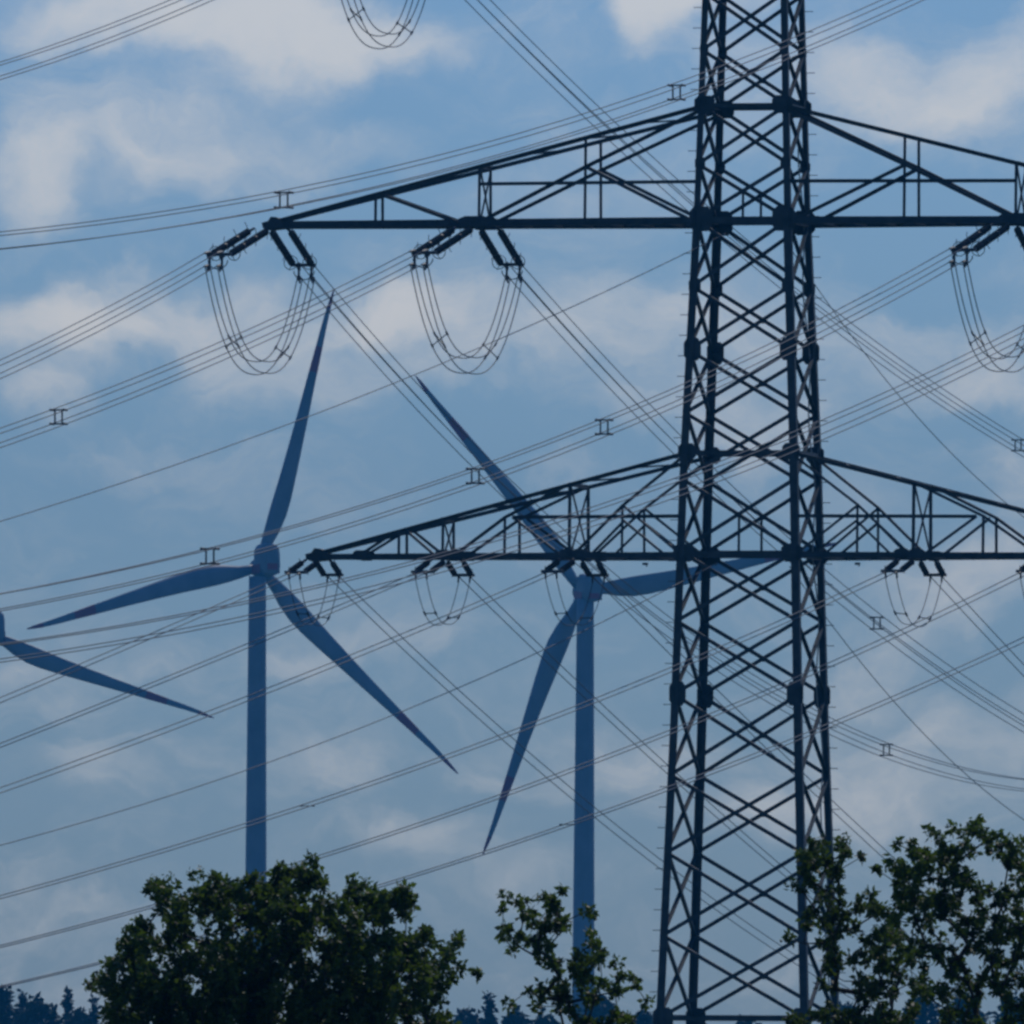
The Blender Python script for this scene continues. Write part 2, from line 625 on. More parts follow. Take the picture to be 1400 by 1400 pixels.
# small lugs under the crossarms
for v, a_ in ((768, -3.3), (768, 4.1)):
    m = MB()
    p = PT(a_, -width(zv(v)) / 2 * .85, zv(v) - .12)
    m.bar(p - A * .09, p + A * .09, .08, .08)
    m.bar(p + A * .05, p - UP * .10 + A * .05, .04)
    m.build('lug', M_STEEL, pyl)
# pale wavy tube: sunlight on the right rear leg and bracing, put into colour
m = MB()
pts = []
for i in range(90):
    v = 170 + i * 13.5
    p = corner(1, 1, zv(v))
    pts.append(p - A * (.10 + .14 * (0.5 + .5 * math.sin(i * .47))) - B * .3)
m.tube(pts, .028, 6)
m.build('sunlit_streak', material('painted_sunlit_edge', (0.45, 0.42, 0.36), .5, 0, (.36, .34, .3), 4), pyl)

# ------------------------------------------------------------------ insulators
NEAR, AWAY = rad(20), rad(11)
DN = Vector((-math.sin(NEAR), -math.cos(NEAR), 0))
DA = Vector((math.sin(AWAY), math.cos(AWAY), 0))


def lathe(m, p, q, prof, n=10):
    """prof = list of (t 0..1, radius)"""
    m.tube([p + (q - p) * t for t, r in prof], [r for t, r in prof], n)


def insulator_set(big):
    if big:
        S_, D_, lat, q = 3.72, 1.0, .33, .225
        rad_s, core, n_sh = .135, .05, 15
    else:
        S_, D_, lat, q = 1.35, .40, .28, .2
        rad_s, core, n_sh = .11, .045, 7
    t = thing('insulator_string', 'pending', 'insulator', (0, 0, 0), 'strain insulator sets of the pylon')
    s0 = .3 if big else .22
    for sy in (-1, 1):
        m = MB()
        p, e = Vector((s0, sy * lat, -.08)), Vector((S_, sy * lat, -D_))
        prof = [(0, core * .8)]
        seg = 3 if big else 1
        for i in range(n_sh):
            f0 = (i + .3) / n_sh
            prof += [(f0, core), (f0 + .25 / n_sh, rad_s), (f0 + .34 / n_sh, rad_s * .95), (f0 + .42 / n_sh, core)]
        prof += [(1, core * .8)]
        lathe(m, p, e, prof)
        ins = m.build('insulator', M_PORC, t, smooth=False)
        m = MB()
        m.bar(Vector((0, sy * lat * .75, .04)), p, .07)
        m.bar(p - Vector((.05, 0, 0)), p + Vector((.1, 0, -.03)), .11)
        m.build('link', M_FIT, ins)
        m = MB()
        m.bar(e, e + Vector((.22, 0, -.05)), .09)
        m.build('end_cap', M_FIT, ins)
        if big:       # caps between the rod sections
            for k in (1, 2):
                m = MB()
                c = p + (e - p) * (k / 3)
                m.tube([c - (e - p) * .012, c + (e - p) * .012], rad_s * .8, 8)
                m.build('joint_cap', M_FIT, ins)
        # arcing horns
        hs = 1.0 if big else .45
        hz = [0.02, .98] + ([.34, .66] if big else [])
        for k, tt in enumerate(hz):
            c = p + (e - p) * tt
            dirn = 1 if tt < .5 else -1
            m = MB()
            m.tube([c, c + Vector((0, sy * .05, .2 * hs)), c + Vector((dirn * .12 * hs, sy * .08, .33 * hs))], .014, 5)
            m.tube([c, c + Vector((0, sy * .05, -.16 * hs)), c + Vector((dirn * .12 * hs, sy * .08, -.26 * hs))], .014, 5)
            m.build('arcing_horn', M_FIT, t)
    # arcing ring
    if big:
        for sy in (-1, 1):
            m = MB()
            c = Vector((S_ - .25, sy * lat, -D_ + .02))
            ring = [c + Vector((.05 * math.sin(a), .24 * math.cos(a), .24 * math.sin(a))) for a in [2 * math.pi * i / 20 for i in range(21)]]
            m.tube(ring, .016, 5)
            m.build('arcing_ring', M_FIT, t)
    yx = S_ + (.25 if big else .15)
    m = MB()
    m.prism(Vector((yx, -lat - .1, -D_ - .04)), Vector((yx, lat + .1, -D_ - .04)), [(-.1, -.05), (.14, -.05), (.14, .05), (-.1, .05)], Vector((1, 0, 0)), UP)
    m.build('yoke_plate', M_FIT, t)
    cx = S_ + (1.0 if big else .45)
    cz = -D_ - (.26 if big else .12)
    offs = [(sy, sz) for sy in (-1, 1) for sz in ((-1, 1) if big else (0,))]
    if big:
        for sy in (-1, 1):
            m = MB()
            m.bar(Vector((yx + .05, sy * q * 1.1, -D_ - .04)), Vector((yx + .35, sy * q, cz + .05)), .05)
            m.bar(Vector((yx + .35, sy * q, cz + q + .05)), Vector((yx + .35, sy * q, cz - q - .1)), .07)
            m.build('link_bar', M_FIT, t)
        m = MB()
        ring = [Vector((yx + .15, .36 * math.cos(a), cz + .02 + .30 * math.sin(a))) for a in [math.pi + math.pi * i / 14 for i in range(15)]]
        m.tube(ring, .02, 5)
        m.build('guard_ring', M_FIT, t)
    for sy, sz in offs:
        m = MB()
        e = Vector((cx + .1, sy * q, cz + sz * q))
        st = Vector((yx + .33 if big else yx, sy * q, cz + .06 + sz * q))
        m.tube([st, st + (e - st) * .5, e], [.05, .06, .035] if big else [.035, .045, .03], 7)
        m.bar(st + (e - st) * .45, st + (e - st) * .45 + Vector((-.05, 0, -.2)), .055)
        m.build('tension_clamp', M_FIT, t)
    return t, Vector((cx + .1, 0, cz)), Vector(((yx + .6) if big else yx + .2, 0, cz - .1)), q


PB, CB, JB, QB = insulator_set(True)
PS, CS, JS, QS = insulator_set(False)
used = {'b': False, 's': False}


def place_set(big, base, d, label, group):
    rz = math.atan2(d.y, d.x)
    k = 'b' if big else 's'
    proto = PB if big else PS
    if not used[k]:
        used[k] = True
        o = proto
        o.location = base
        o.rotation_euler = (0, 0, rz)
        o['label'] = label
        o['group'] = group
    else:
        o = clone(proto, 'insulator_string', label, base, rz, group)
    M = Matrix.Translation(base) @ Matrix.Rotation(rz, 4, 'Z')
    c, j = (CB, JB) if big else (CS, JS)
    return M @ c, M @ j


# ------------------------------------------------------------------ wires
def fit_wire(P0, d, pts, cfix=None):
    """least-squares catenary (parabola) from the clamp P0 along heading d through sighted points"""
    rows, rhs = [], []
    for (u, v) in pts:
        a, b = unroll(u, v)
        k = (a - 700) / F
        s = (k * P0.y - P0.x) / (d.x - k * d.y)
        if s < 6:
            continue
        Y = P0.y + s * d.y
        z = EYE + (HZ - b) / F * Y
        wgt = 1 / math.sqrt(s)
        rows.append((-s * wgt, s * s * wgt))
        rhs.append((z - P0.z) * wgt)
    R_, r_ = np.array(rows), np.array(rhs)
    if cfix is None:
        (mm, cc), *_ = np.linalg.lstsq(R_, r_, rcond=None)
        if cc < 1e-4 or cc > 1.3e-3:
            cfix = min(max(cc, 1.5e-4), 1.3e-3)
    if cfix is not None:
        cc = cfix
        mm = float((R_[:, 0] @ (r_ - R_[:, 1] * cc)) / (R_[:, 0] @ R_[:, 0]))
    return mm, cc


def s_at(P0, d, u, v):
    a, b = unroll(u, v)
    k = (a - 700) / F
    return (k * P0.y - P0.x) / (d.x - k * d.y)


def bundle(name, label, P0, d, pts, quad, group, spacers=(), length=290, single=False, cfix=None):
    mm, cc = fit_wire(P0, d, pts, cfix)
    length = min(length, max(120, mm / cc * 0.98) if cc > 0 else length)
    t = thing(name, label, 'power line', P0, group)
    lat = Vector((-d.y, d.x, 0))
    q = QB if quad else QS
    offs = [(0, 0)] if single else ([(sy * q, sz * q) for sy in (-1, 1) for sz in (-1, 1)] if quad else [(-q, 0), (q, 0)])
    for oy, oz in offs:
        m = MB()
        path = []
        jit = random.uniform(-.00012, .00012)
        for i in range(73):
            s = length * i / 72
            path.append(P0 + d * s + lat * oy + UP * (oz - mm * s + cc * s * s + jit * s * (1 - s / length) * 6))
        m.tube(path, .017 if not single else .016, 6)
        m.build('wire', M_WIRE, t, smooth=True)
    for (u, v) in spacers:
        s = s_at(P0, d, u, v)
        if s < 2:
            continue
        c = P0 + d * s + UP * (-mm * s + cc * s * s)
        m = MB()
        if quad:
            e = q
            for sy in (-1, 1):
                m.bar(c + lat * sy * e * .55 - UP * e, c + lat * sy * e * .55 + UP * e, .055, .055)
                m.bar(c - lat * e + UP * sy * e, c + lat * e + UP * sy * e, .05, .05)
                for sz in (-1, 1):
                    w = c + lat * sy * e + UP * sz * e
                    m.tube([w - d * .16, w + d * .16], .042, 7)
        else:
            m.bar(c - lat * q, c + lat * q, .025)
            for sy in (-1, 1):
                m.tube([c + lat * sy * q - d * .07, c + lat * sy * q + d * .07], .028, 6)
        m.build('spacer', M_FIT, t)
    return mm, cc


def jumper(label, Pn, Pa, drop, quad, group):
    t = thing('jumper_loop', label, 'jumper cable', Pn, group)
    along = (Pa - Pn)
    along.z = 0
    L_ = along.length
    ax = along.normalized()
    lat = Vector((-ax.y, ax.x, 0))
    q = QB if quad else QS

    def path(oy, on, wob):
        pts = []
        for i in range(49):
            t_ = .5 - .5 * math.cos(math.pi * i / 48)
            x = abs(2 * t_ - 1)
            pts.append((t_, x))
        out = []
        c = []
        for t_, x in pts:
            c.append(Pn.lerp(Pa, t_) - UP * drop * (1 - x ** 2.5) + UP * wob * math.sin(math.pi * t_))
        for i, p in enumerate(c):
            tg = (c[min(i + 1, 48)] - c[max(i - 1, 0)]).normalized()
            nr = lat.cross(tg)
            out.append(p + lat * oy + nr * on)
        return out
    offs = [(sy * q, sn * q) for sy in (-1, 1) for sn in (-1, 1)] if quad else [(-q, 0), (q, 0)]
    paths = []
    for oy, on in offs:
        m = MB()
        pp = path(oy, on, random.uniform(-.06, .06))
        paths.append(pp)
        m.tube(pp, .020 if quad else .015, 6)
        m.build('wire', M_WIRE, t, smooth=True)
    for i in (15, 32):
        m = MB()
        c = sum((pp[i] for pp in paths), Vector()) / len(paths)
        for pp in paths:
            m.bar(c, pp[i], .035)
            d_ = (pp[i + 1] - pp[i]).normalized()
            m.tube([pp[i] - d_ * .09, pp[i] + d_ * .09], .04, 6)
        m.build('spacer', M_FIT, t)


# mid arm: 4-wire bundles
G4, G2 = 'four-wire conductor bundles', 'twin conductors of the lower crossarm'
INS4, INS2 = 'long strain insulator sets under the broad crossarm', 'short strain insulator sets under the lower crossarm'
SETS = [
    # arm, side, a, big, words, near points, near spacers, away points, away spacers
    ('mid', -1, 16.75, True, 'at the left tip of the upper crossarm', [(140, 440), (0, 502)], [], [(530, 500), (650, 632), (775, 742), (986, 905), (1139, 982), (1212, 1020), (1310, 1057), (1400, 1083)], [(1212, 1020)]),
    ('mid', -1, 9.45, True, 'midway along the left upper crossarm', [(300, 481), (80, 571), (0, 598)], [(80, 571)], [(850, 527), (920, 605), (1132, 800), (1199, 852), (1300, 928), (1400, 987)], [(1199, 852)]),
    ('mid', 1, 9.3, True, 'midway along the right upper crossarm', [(1120, 463), (826, 578), (560, 662), (287, 757), (0, 838)], [(826, 578), (650, 633), (287, 757)], None, []),
    ('mid', 1, 16.6, True, 'at the right tip of the upper crossarm', [(1314, 507), (1125, 590), (900, 663), (339, 830), (61, 885), (0, 898)], [], None, []),
    ('low', -1, 15.15, False, 'at the left tip of the lower crossarm', [(350, 800), (118, 905), (0, 960)], [], [(543, 871), (686, 1000), (793, 1100), (900, 1182), (1068, 1296)], []),
    ('low', -1, 10.6, False, 'second from the left lower crossarm tip', [(400, 850), (211, 939), (0, 1022)], [], [(757, 900), (786, 937), (900, 1045), (960, 1100), (1068, 1182)], []),
    ('low', -1, 5.95, False, 'nearest the pylon body on the left lower crossarm', [(600, 850), (457, 907), (229, 996), (0, 1082)], [], [(921, 868), (1110, 1095), (1200, 1163)], []),
    ('low', 1, 5.9, False, 'nearest the pylon body on the right lower crossarm', [(1132, 821), (1003, 882), (814, 957), (500, 1075), (178, 1178), (0, 1228)], [(420, 1104)], [(1340, 850), (1400, 920)], []),
    ('low', 1, 10.5, False, 'second outward on the right lower crossarm', [(1350, 807), (1139, 907), (1003, 964), (675, 1096), (446, 1171), (178, 1246), (0, 1296)], [], None, []),
    ('low', 1, 15.1, False, 'at the right tip of the lower crossarm', [(1350, 896), (1157, 982), (971, 1053), (775, 1132), (539, 1207), (143, 1314), (0, 1345)], [(775, 1132)], None, []),
    ('top', -1, 12.5, True, 'at the left tip of the topmost crossarm', [(268, 0), (140, 46), (0, 97)], [], [(663, 0), (807, 157), (939, 275), (1120, 425), (1250, 525), (1350, 583), (1392, 600)], [(1392, 600)]),
    ('top', 1, 12.5, True, 'at the right tip of the topmost crossarm', [(1230, 15), (925, 115), (650, 205), (388, 268), (0, 342)], [(925, 115), (388, 268)], None, []),
]
for arm, sd_, a_, big, words, npts, nsp, apts, asp in SETS:
    am = ARMS[(arm, sd_)]
    gi, gc = (INS4, G4) if big else (INS2, G2)
    bn = am.low(a_, -1) - UP * .10
    ba = am.low(a_, 1) - UP * .10
    half = (bn + ba) / 2
    bn = half + (bn - half) * .6 - A * .52 * (1 if big else .5)
    ba = half + (ba - half) * .6 + A * .1
    cn, jn = place_set(big, bn, DN, ('long double' if big else 'short double') + ' insulator set pulling down-left ' + words, gi)
    kind = 'four-wire conductor' if big else 'twin conductor'
    m_n = bundle('conductor_bundle', f'{kind} going down-left from the insulators ' + words, cn, DN, npts, big, gc, nsp)
    if apts is None:
        apts = [(0, 0)]
        ca, ja = place_set(big, ba, DA, ('long double' if big else 'short double') + ' insulator set pulling down-right ' + words, gi)
        # same sag as its sister span
        mm, cc = LAST
        t_pts = []
        for s in (60, 120, 200):
            P = ca + DA * s + UP * (-mm * s + cc * s * s)
            du, dv = P.x / P.y * F, -(P.z - EYE) / P.y * F
            c_, s_ = math.cos(ROLL), math.sin(ROLL)
            t_pts.append((700 + du * c_ - dv * s_, HZ + du * s_ + dv * c_))
        apts = t_pts
        bundle('conductor_bundle', f'{kind} going down-right from the insulators ' + words, ca, DA, apts, big, gc, asp)
    else:
        ca, ja = place_set(big, ba, DA, ('long double' if big else 'short double') + ' insulator set pulling down-right ' + words, gi)
        LAST = bundle('conductor_bundle', f'{kind} going down-right from the insulators ' + words, ca, DA, apts, big, gc, asp)
    print('FIT', arm, sd_, a_, 'near %.4f %.6f' % m_n, 'away %.4f %.6f' % LAST)
    jumper(('four-wire' if big else 'twin') + ' cable loop hanging ' + words, jn, ja, 3.35 if big else 1.6, big, 'jumper loops under the crossarms')

# two single cables strained at the pylon body
for v, npts, apts, wd in ((322, [(940, 350), (700, 455), (410, 575), (200, 650), (0, 711)], [(1120, 410), (1200, 510), (1290, 605), (1400, 695)], 'below the upper crossarm'),
                          (772, [(864, 832), (736, 893), (471, 1000), (336, 1055), (0, 1159)], [(1140, 865), (1260, 990), (1400, 1125)], 'below the lower crossarm')):
    z = zv(v)
    w = width(z) / 2
    Pn, Pa = PT(-w * .35, -w, z), PT(w * .45, w, z)
    bundle('signal_cable', f'thin single cable running down-left from the pylon body {wd}', Pn, DN, npts, False, 'single cables at the pylon body', single=True)
    bundle('signal_cable', f'thin single cable running down-right from the pylon body {wd}', Pa, DA, apts, False, 'single cables at the pylon body', single=True)


# ------------------------------------------------------------------ wind turbines
def turbine(label, Y, hub, R_px, ph, yaw, tilt, cone, base_u, nac, toward):
    k = Y / F
    H = W(hub[0], hub[1], Y)
    R = R_px * k
    n = Vector((math.sin(yaw) * math.cos(tilt), -math.cos(yaw) * math.cos(tilt), math.sin(tilt)))
    r = n.cross(UP).normalized()
    if r.x < 0:
        r = -r
    up = r.cross(n)
    if up.z < 0:
        up = -up
    back = n * toward                    # direction from hub to nacelle
    nw, nh, nl = nac
    tc_ = H + back * (nl * .5 + 1.2)
    bx_ = W(base_u, 860, Y)
    base = Vector((bx_.x, tc_.y, 0))
    t = thing('wind_turbine', label, 'wind turbine', base, 'wind turbines far behind the pylon')
    # tower
    m = MB()
    ztop = H.z - nh * .28
    pts, rs = [], []
    for i in range(25):
        f = i / 24
        pts.append(base + UP * (ztop * f))
        rs.append((1.95 - .6 * f) if f > .02 else 2.1)
    m.tube(pts, rs, 28)
    tw = m.build('tower', M_WHITE, t, smooth=True)
    for f in (.33, .66):
        m = MB()
        p = base + UP * ztop * f
        rr = 1.95 - .6 * f
        m.tube([p - UP * .06, p + UP * .06], rr + .03, 28)
        m.build('tower_flange', M_WHITE, tw)
    # nacelle: rounded box lofted along the axis
    m = MB()
    sx = back.cross(UP).normalized()
    su = sx.cross(back).normalized()
    if su.z < 0:
        su = -su
    secs = []
    K = 20
    for (s_, sc) in ((.7, .62), (1.0, .86), (1.5, .97), (nl * .5, 1), (nl * .85, .98), (nl, .9), (nl + .35, .6)):
        ring = []
        for i in range(K):
            a = 2 * math.pi * i / K
            cx_, sy_ = math.cos(a), math.sin(a)
            e = 4.0
            rr = (abs(cx_) ** e + abs(sy_) ** e) ** (-1 / e)
            ring.append(H + back * (s_ + .2) + su * .9 + sx * (cx_ * rr * nw / 2 * sc) + su * (sy_ * rr * nh / 2 * sc))
        secs.append(ring)
    vs = [p for rg_ in secs for p in rg_]
    fs = [(j * K + i, j * K + (i + 1) % K, (j + 1) * K + (i + 1) % K, (j + 1) * K + i) for j in range(len(secs) - 1) for i in range(K)]
    fs += [tuple(reversed(range(K))), tuple((len(secs) - 1) * K + i for i in range(K))]
    m.add(vs, fs)
    # red warning band round the flanks
    na = m.build('nacelle', M_WHITE, t, smooth=False)
    m = MB()
    for sg in (-1, 1):
        c = H + back * (nl * .5 + .2) + sx * (sg * (nw / 2 + .015)) + su * .5 - su * (nh * .2)
        m.prism(c - back * (nl * .34), c + back * (nl * .34), [(-.02, -nh * .14), (.02, -nh * .14), (.02, nh * .14), (-.02, nh * .14)], sx, su)
    c = H + back * (nl + .56) + su * .3 - su * nh * .12
    m.prism(c - back * .02, c + back * .02, [(-nw * .26, -nh * .10), (nw * .26, -nh * .10), (nw * .26, nh * .10), (-nw * .26, nh * .10)], sx, su)
    m.build('warning_band', M_RED, na)
    m = MB()
    c = H + back * (nl * .8) + su * (nh / 2 + .9)
    m.tube([c, c + su * 1.0], .06, 6)
    m.bar(c + su * .8 - sx * .5, c + su * .8 + sx * .5, .08)
    m.build('wind_vane', M_WHITE, na)
    # hub and spinner
    m = MB()
    lathe(m, H + back * .9, H - back * 2.0, [(0, 1.35), (.3, 1.5), (.55, 1.4), (.75, 1.1), (.9, .7), (1, .15)], 20)
    m.build('hub', M_WHITE, t, smooth=True)
    # blades
    for b in range(3):
        a = ph + b * 2 * math.pi / 3
        d = (r * math.cos(a) + up * math.sin(a)) * math.cos(cone) + n * math.sin(cone)
        cw = (r * math.sin(a) - up * math.cos(a))          # clockwise as seen in the photo
        th = d.cross(cw).normalized()
        prof = [(.02, 1.7, 1.0, 0), (.05, 1.75, .95, 0), (.09, 2.3, .62, .1), (.14, 3.2, .42, .35), (.20, 3.75, .32, .55), (.26, 3.7, .27, .62), (.34, 3.3, .24, .6), (.45, 2.75, .22, .5), (.56, 2.25, .2, .38),
                (.66, 1.85, .19, .25), (.70, 1.7, .18, .2), (.705, 1.7, .18, .2), (.79, 1.35, .18, .1), (.795, 1.33, .18, .1), (.87, 1.05, .17, 0), (.93, .8, .16, -.03), (.935, .8, .16, -.03), (.97, .55, .15, 0), (.995, .25, .15, 0), (1.0, .08, .15, 0)]
        m = MB()
        K = 14
        ring_all = []
        for (f, ch, tk, off) in prof:
            ch *= R / 46 * .93
            c = H + d * (f * R) + cw * (off * 1.25)
            tw_ = .30 * (1 - f) ** 1.5
            ax_c = cw * math.cos(tw_) + th * math.sin(tw_)
            ax_t = th * math.cos(tw_) - cw * math.sin(tw_)
            ring = []
            for i in range(K):
                q = 2 * math.pi * i / K
                ring.append(c + ax_c * (math.cos(q) * ch / 2) + ax_t * (math.sin(q) * ch * tk / 2 * (1 + .35 * math.cos(q))))
            ring_all.append(ring)
        vs = [p for rg_ in ring_all for p in rg_]
        fs, mi = [], []
        for j in range(len(prof) - 1):
            f = (prof[j][0] + prof[j + 1][0]) / 2
            red = (.703 < f < .793) or f > .932
            for i in range(K):
                fs.append((j * K + i, j * K + (i + 1) % K, (j + 1) * K + (i + 1) % K, (j + 1) * K + i))
                mi.append(1 if red else 0)
        fs += [tuple(reversed(range(K))), tuple((len(prof) - 1) * K + i for i in range(K))]
        mi += [0, 1]
        m.v, m.f, m.mi = [tuple(p) for p in vs], fs, mi
        bo = m.build('blade', [M_WHITE, M_RED], t, smooth=True)
    return t


turbine('grey-blue wind turbine whose tower rises behind the bushy round tree', 2770, (354, 776), 398, 1.291, .506, .09, .11, 352, (3.5, 5.2, 4.0), 1)
turbine('grey-blue wind turbine beside the pylon, one blade passing behind the lattice', 2790, (795.6, 809), 384.6, 2.283, .349, -.10, -.02, 800, (3.4, 4.4, 5.2), 1)
turbine('wind turbine at the left edge with one drooping blade in view', 2900, (-20, 866), 334, rad(-20), .14, .05, .03, -19, (5.8, 6.0, 4.0), 1)


# ------------------------------------------------------------------ trees
def leaf_mesh(name, centres, radii, per, size, mat, parent, flat_=.6):
    """many small folded leaf blades gathered in sprays round the twig ends"""
    C_ = np.repeat(np.array(centres), per, axis=0)
    Rr = np.repeat(np.array(radii), per)
    n = len(C_)
    d = rng.normal(size=(n, 3))
    d /= np.linalg.norm(d, axis=1)[:, None]
    pos = C_ + d * (Rr * rng.random(n) ** .45)[:, None]
    ax = rng.normal(size=(n, 3)) + np.array([0, 0, -.25])
    ax /= np.linalg.norm(ax, axis=1)[:, None]
    nr = rng.normal(size=(n, 3)) + np.array([0, 0, flat_])
    sd_ = np.cross(ax, nr)
    sd_ /= np.linalg.norm(sd_, axis=1)[:, None]
    nn = np.cross(sd_, ax)
    ln = size * rng.uniform(.55, 1.3, n)
    wd = ln * rng.uniform(.5, .72, n)
    base = pos
    v = np.empty((n, 5, 3))
    v[:, 0] = base
    v[:, 1] = base + ax * (ln * .45)[:, None] + sd_ * (wd / 2)[:, None] + nn * (wd * .15)[:, None]
    v[:, 2] = base + ax * ln[:, None]
    v[:, 3] = base + ax * (ln * .45)[:, None] - sd_ * (wd / 2)[:, None] + nn * (wd * .15)[:, None]
    v[:, 4] = base + ax * (ln * .42)[:, None]
    off = np.array(WORLD[parent.name].translation)
    V_ = (v - off).reshape(-1, 3)
    idx = np.arange(n)[:, None] * 5
    faces = np.concatenate([idx + np.array([[0, 1, 4]]), idx + np.array([[1, 2, 4]]), idx + np.array([[4, 2, 3]]), idx + np.array([[0, 4, 3]])])
    me = bpy.data.meshes.new(name)
    me.vertices.add(len(V_))
    me.vertices.foreach_set('co', V_.ravel())
    nf = len(faces)
    me.loops.add(nf * 3)
    me.loops.foreach_set('vertex_index', faces.ravel().astype(np.int32))
    me.polygons.add(nf)
    me.polygons.foreach_set('loop_start', np.arange(0, nf * 3, 3, dtype=np.int32))
    me.update(calc_edges=True)
    me.materials.append(mat)
    o = bpy.data.objects.new(name, me)
    COL.objects.link(o)
    o.parent = parent
    return o


def grow(nodes_fixed, tips, r_tip, r_max, name, mat, parent, sway=.055):
    """wooden skeleton: every spray joined to the nearest wood that lies inward and below"""
    P = [np.array(p) for p in nodes_fixed]
    par = [-1] + list(range(len(P) - 1))
    root = P[-1]
    T = sorted(tips, key=lambda p: np.linalg.norm(np.array(p) - root))
    for p in T:
        p = np.array(p)
        arr = np.array(P)
        dd = np.linalg.norm(arr - p, axis=1)
        pen = np.where(arr[:, 2] > p[2] - .02, .5 * (arr[:, 2] - p[2] + .02) + .04, 0)
        j = int(np.argmin(dd + pen))
        q = arr[j]
        if dd[j] > .3:
            k = int(dd[j] / .2)
            last = j
            for i in range(1, k + 1):
                f = i / (k + 1)
                mid_ = q + (p - q) * f + rng.normal(size=3) * sway * .5 + np.array([0, 0, -.15 * math.sin(math.pi * f) * dd[j] * .4])
                P.append(mid_)
                par.append(last)
                last = len(P) - 1
            j = last
        P.append(p)
        par.append(j)
    n = len(P)
    cnt = np.ones(n)
    for i in range(n - 1, 0, -1):
        cnt[par[i]] += cnt[i]
    rr = np.minimum(r_tip * cnt ** .42, r_max)
    m = MB()
    for i in range(1, n):
        p, q = Vector(P[par[i]]), Vector(P[i])
        if (q - p).length < 1e-4:
            continue
        m.tube([p, q], [float(min(rr[par[i]], rr[i] * 1.5)), float(rr[i])], 5 if rr[i] < .03 else 9)
    return m.build(name, mat, parent, smooth=True)


KT = .64          # scale of the near trees against a 250 m distance


def tree(label, Y, circles, base_u, depth, dens, per, size, mat, trunk_top_v, group, clr=.10, r_max=.16, lower=()):
    Y, depth, size, clr, r_max = Y * KT, depth * KT, size * KT, clr * KT, r_max * KT
    base = W(base_u, 1500, Y)
    base.z = hill(base.x, base.y)
    t = thing('broadleaf_tree', label, 'tree', base, group)
    k = Y / F
    cs = []
    for (u, v, r) in circles:
        n = max(1, int(dens * (r / 10.0) ** 2 + .5))
        for _ in range(n):
            a, q = random.uniform(0, 2 * math.pi), math.sqrt(random.random())
            dz = random.uniform(-1, 1) * min(depth, .16 + r * k * 2.2)
            p = W(u + math.cos(a) * q * r * .84, v + 4 + math.sin(a) * q * r * .84, Y + dz)
            cs.append(tuple(p))
    for (u, v, r) in lower:
        for _ in range(int(dens * .35 * (r / 10.0) ** 2)):
            a, q = random.uniform(0, 2 * math.pi), math.sqrt(random.random())
            p = W(u + math.cos(a) * q * r, v + math.sin(a) * q * r, Y + random.uniform(-1, 1) * depth)
            cs.append(tuple(p))
    top = W(base_u, trunk_top_v, Y)
    fixed = []
    for i in range(9):
        f = i / 8
        fixed.append((base.x + (top.x - base.x) * f + .10 * math.sin(f * 5), base.y + .08 * math.sin(f * 7), base.z - .15 + (top.z - base.z + .15) * f))
    grow(fixed, cs, .0036, r_max, 'trunk', M_BARK, t)
    radii = [clr * random.uniform(.6, 1.3) for _ in cs]
    leaf_mesh('crown', cs, radii, per, size, mat, t)
    return t


GT = 'broadleaf trees in front of the pylon'
left = [(220, 1215, 22), (212, 1205, 12), (250, 1245, 42), (300, 1206, 20), (300, 1215, 30), (335, 1235, 45), (385, 1200, 26), (412, 1185, 26), (430, 1200, 20), (400, 1235, 48), (345, 1290, 85), (440, 1275, 60), (500, 1222, 30),
        (538, 1235, 32), (550, 1225, 18), (505, 1285, 60), (585, 1280, 14), (560, 1310, 42), (192, 1262, 16), (180, 1285, 22), (215, 1310, 52), (165, 1330, 30), (130, 1338, 14), (145, 1345, 22),
        (625, 1288, 12), (612, 1305, 18), (600, 1325, 22), (628, 1322, 9), (646, 1328, 8), (560, 1350, 50), (460, 1350, 80), (300, 1370, 105), (200, 1370, 60), (160, 1390, 28), (480, 1410, 100), (590, 1395, 30), (350, 1420, 120), (230, 1430, 90),
        (270, 1195, 8), (345, 1193, 10), (468, 1225, 12), (585, 1265, 8)]
tree('bushy round green tree in front of a turbine tower', 250, left, 372, 1.7, 1.5, 42, .10, M_LEAF, 1500, GT, .115, .2, [(370, 1540, 190), (370, 1680, 170)])
midt = [(700, 1225, 12), (718, 1222, 9), (722, 1238, 15), (745, 1228, 14), (768, 1240, 20), (772, 1218, 6), (758, 1262, 22), (735, 1262, 17), (690, 1270, 11), (686, 1262, 8), (712, 1284, 14), (695, 1291, 8), (740, 1290, 16), (750, 1310, 20), (798, 1242, 8), (808, 1248, 8),
        (806, 1280, 12), (810, 1300, 22), (792, 1320, 24), (825, 1308, 9), (690, 1242, 6), (738, 1350, 16), (723, 1346, 8), (765, 1342, 18), (800, 1350, 22), (770, 1370, 22), (735, 1375, 8), (695, 1367, 7), (832, 1345, 18), (857, 1335, 14), (869, 1350, 9),
        (845, 1318, 7), (884, 1368, 5), (862, 1385, 14), (832, 1385, 16), (802, 1390, 16), (812, 1420, 40), (850, 1430, 40), (770, 1420, 30)]
tree('sparse small tree between the bushy round tree and the pylon', 252, midt, 815, .7, 1.5, 34, .098, M_LEAF, 1480, GT, .085, .12, [(815, 1500, 110), (820, 1640, 130)])
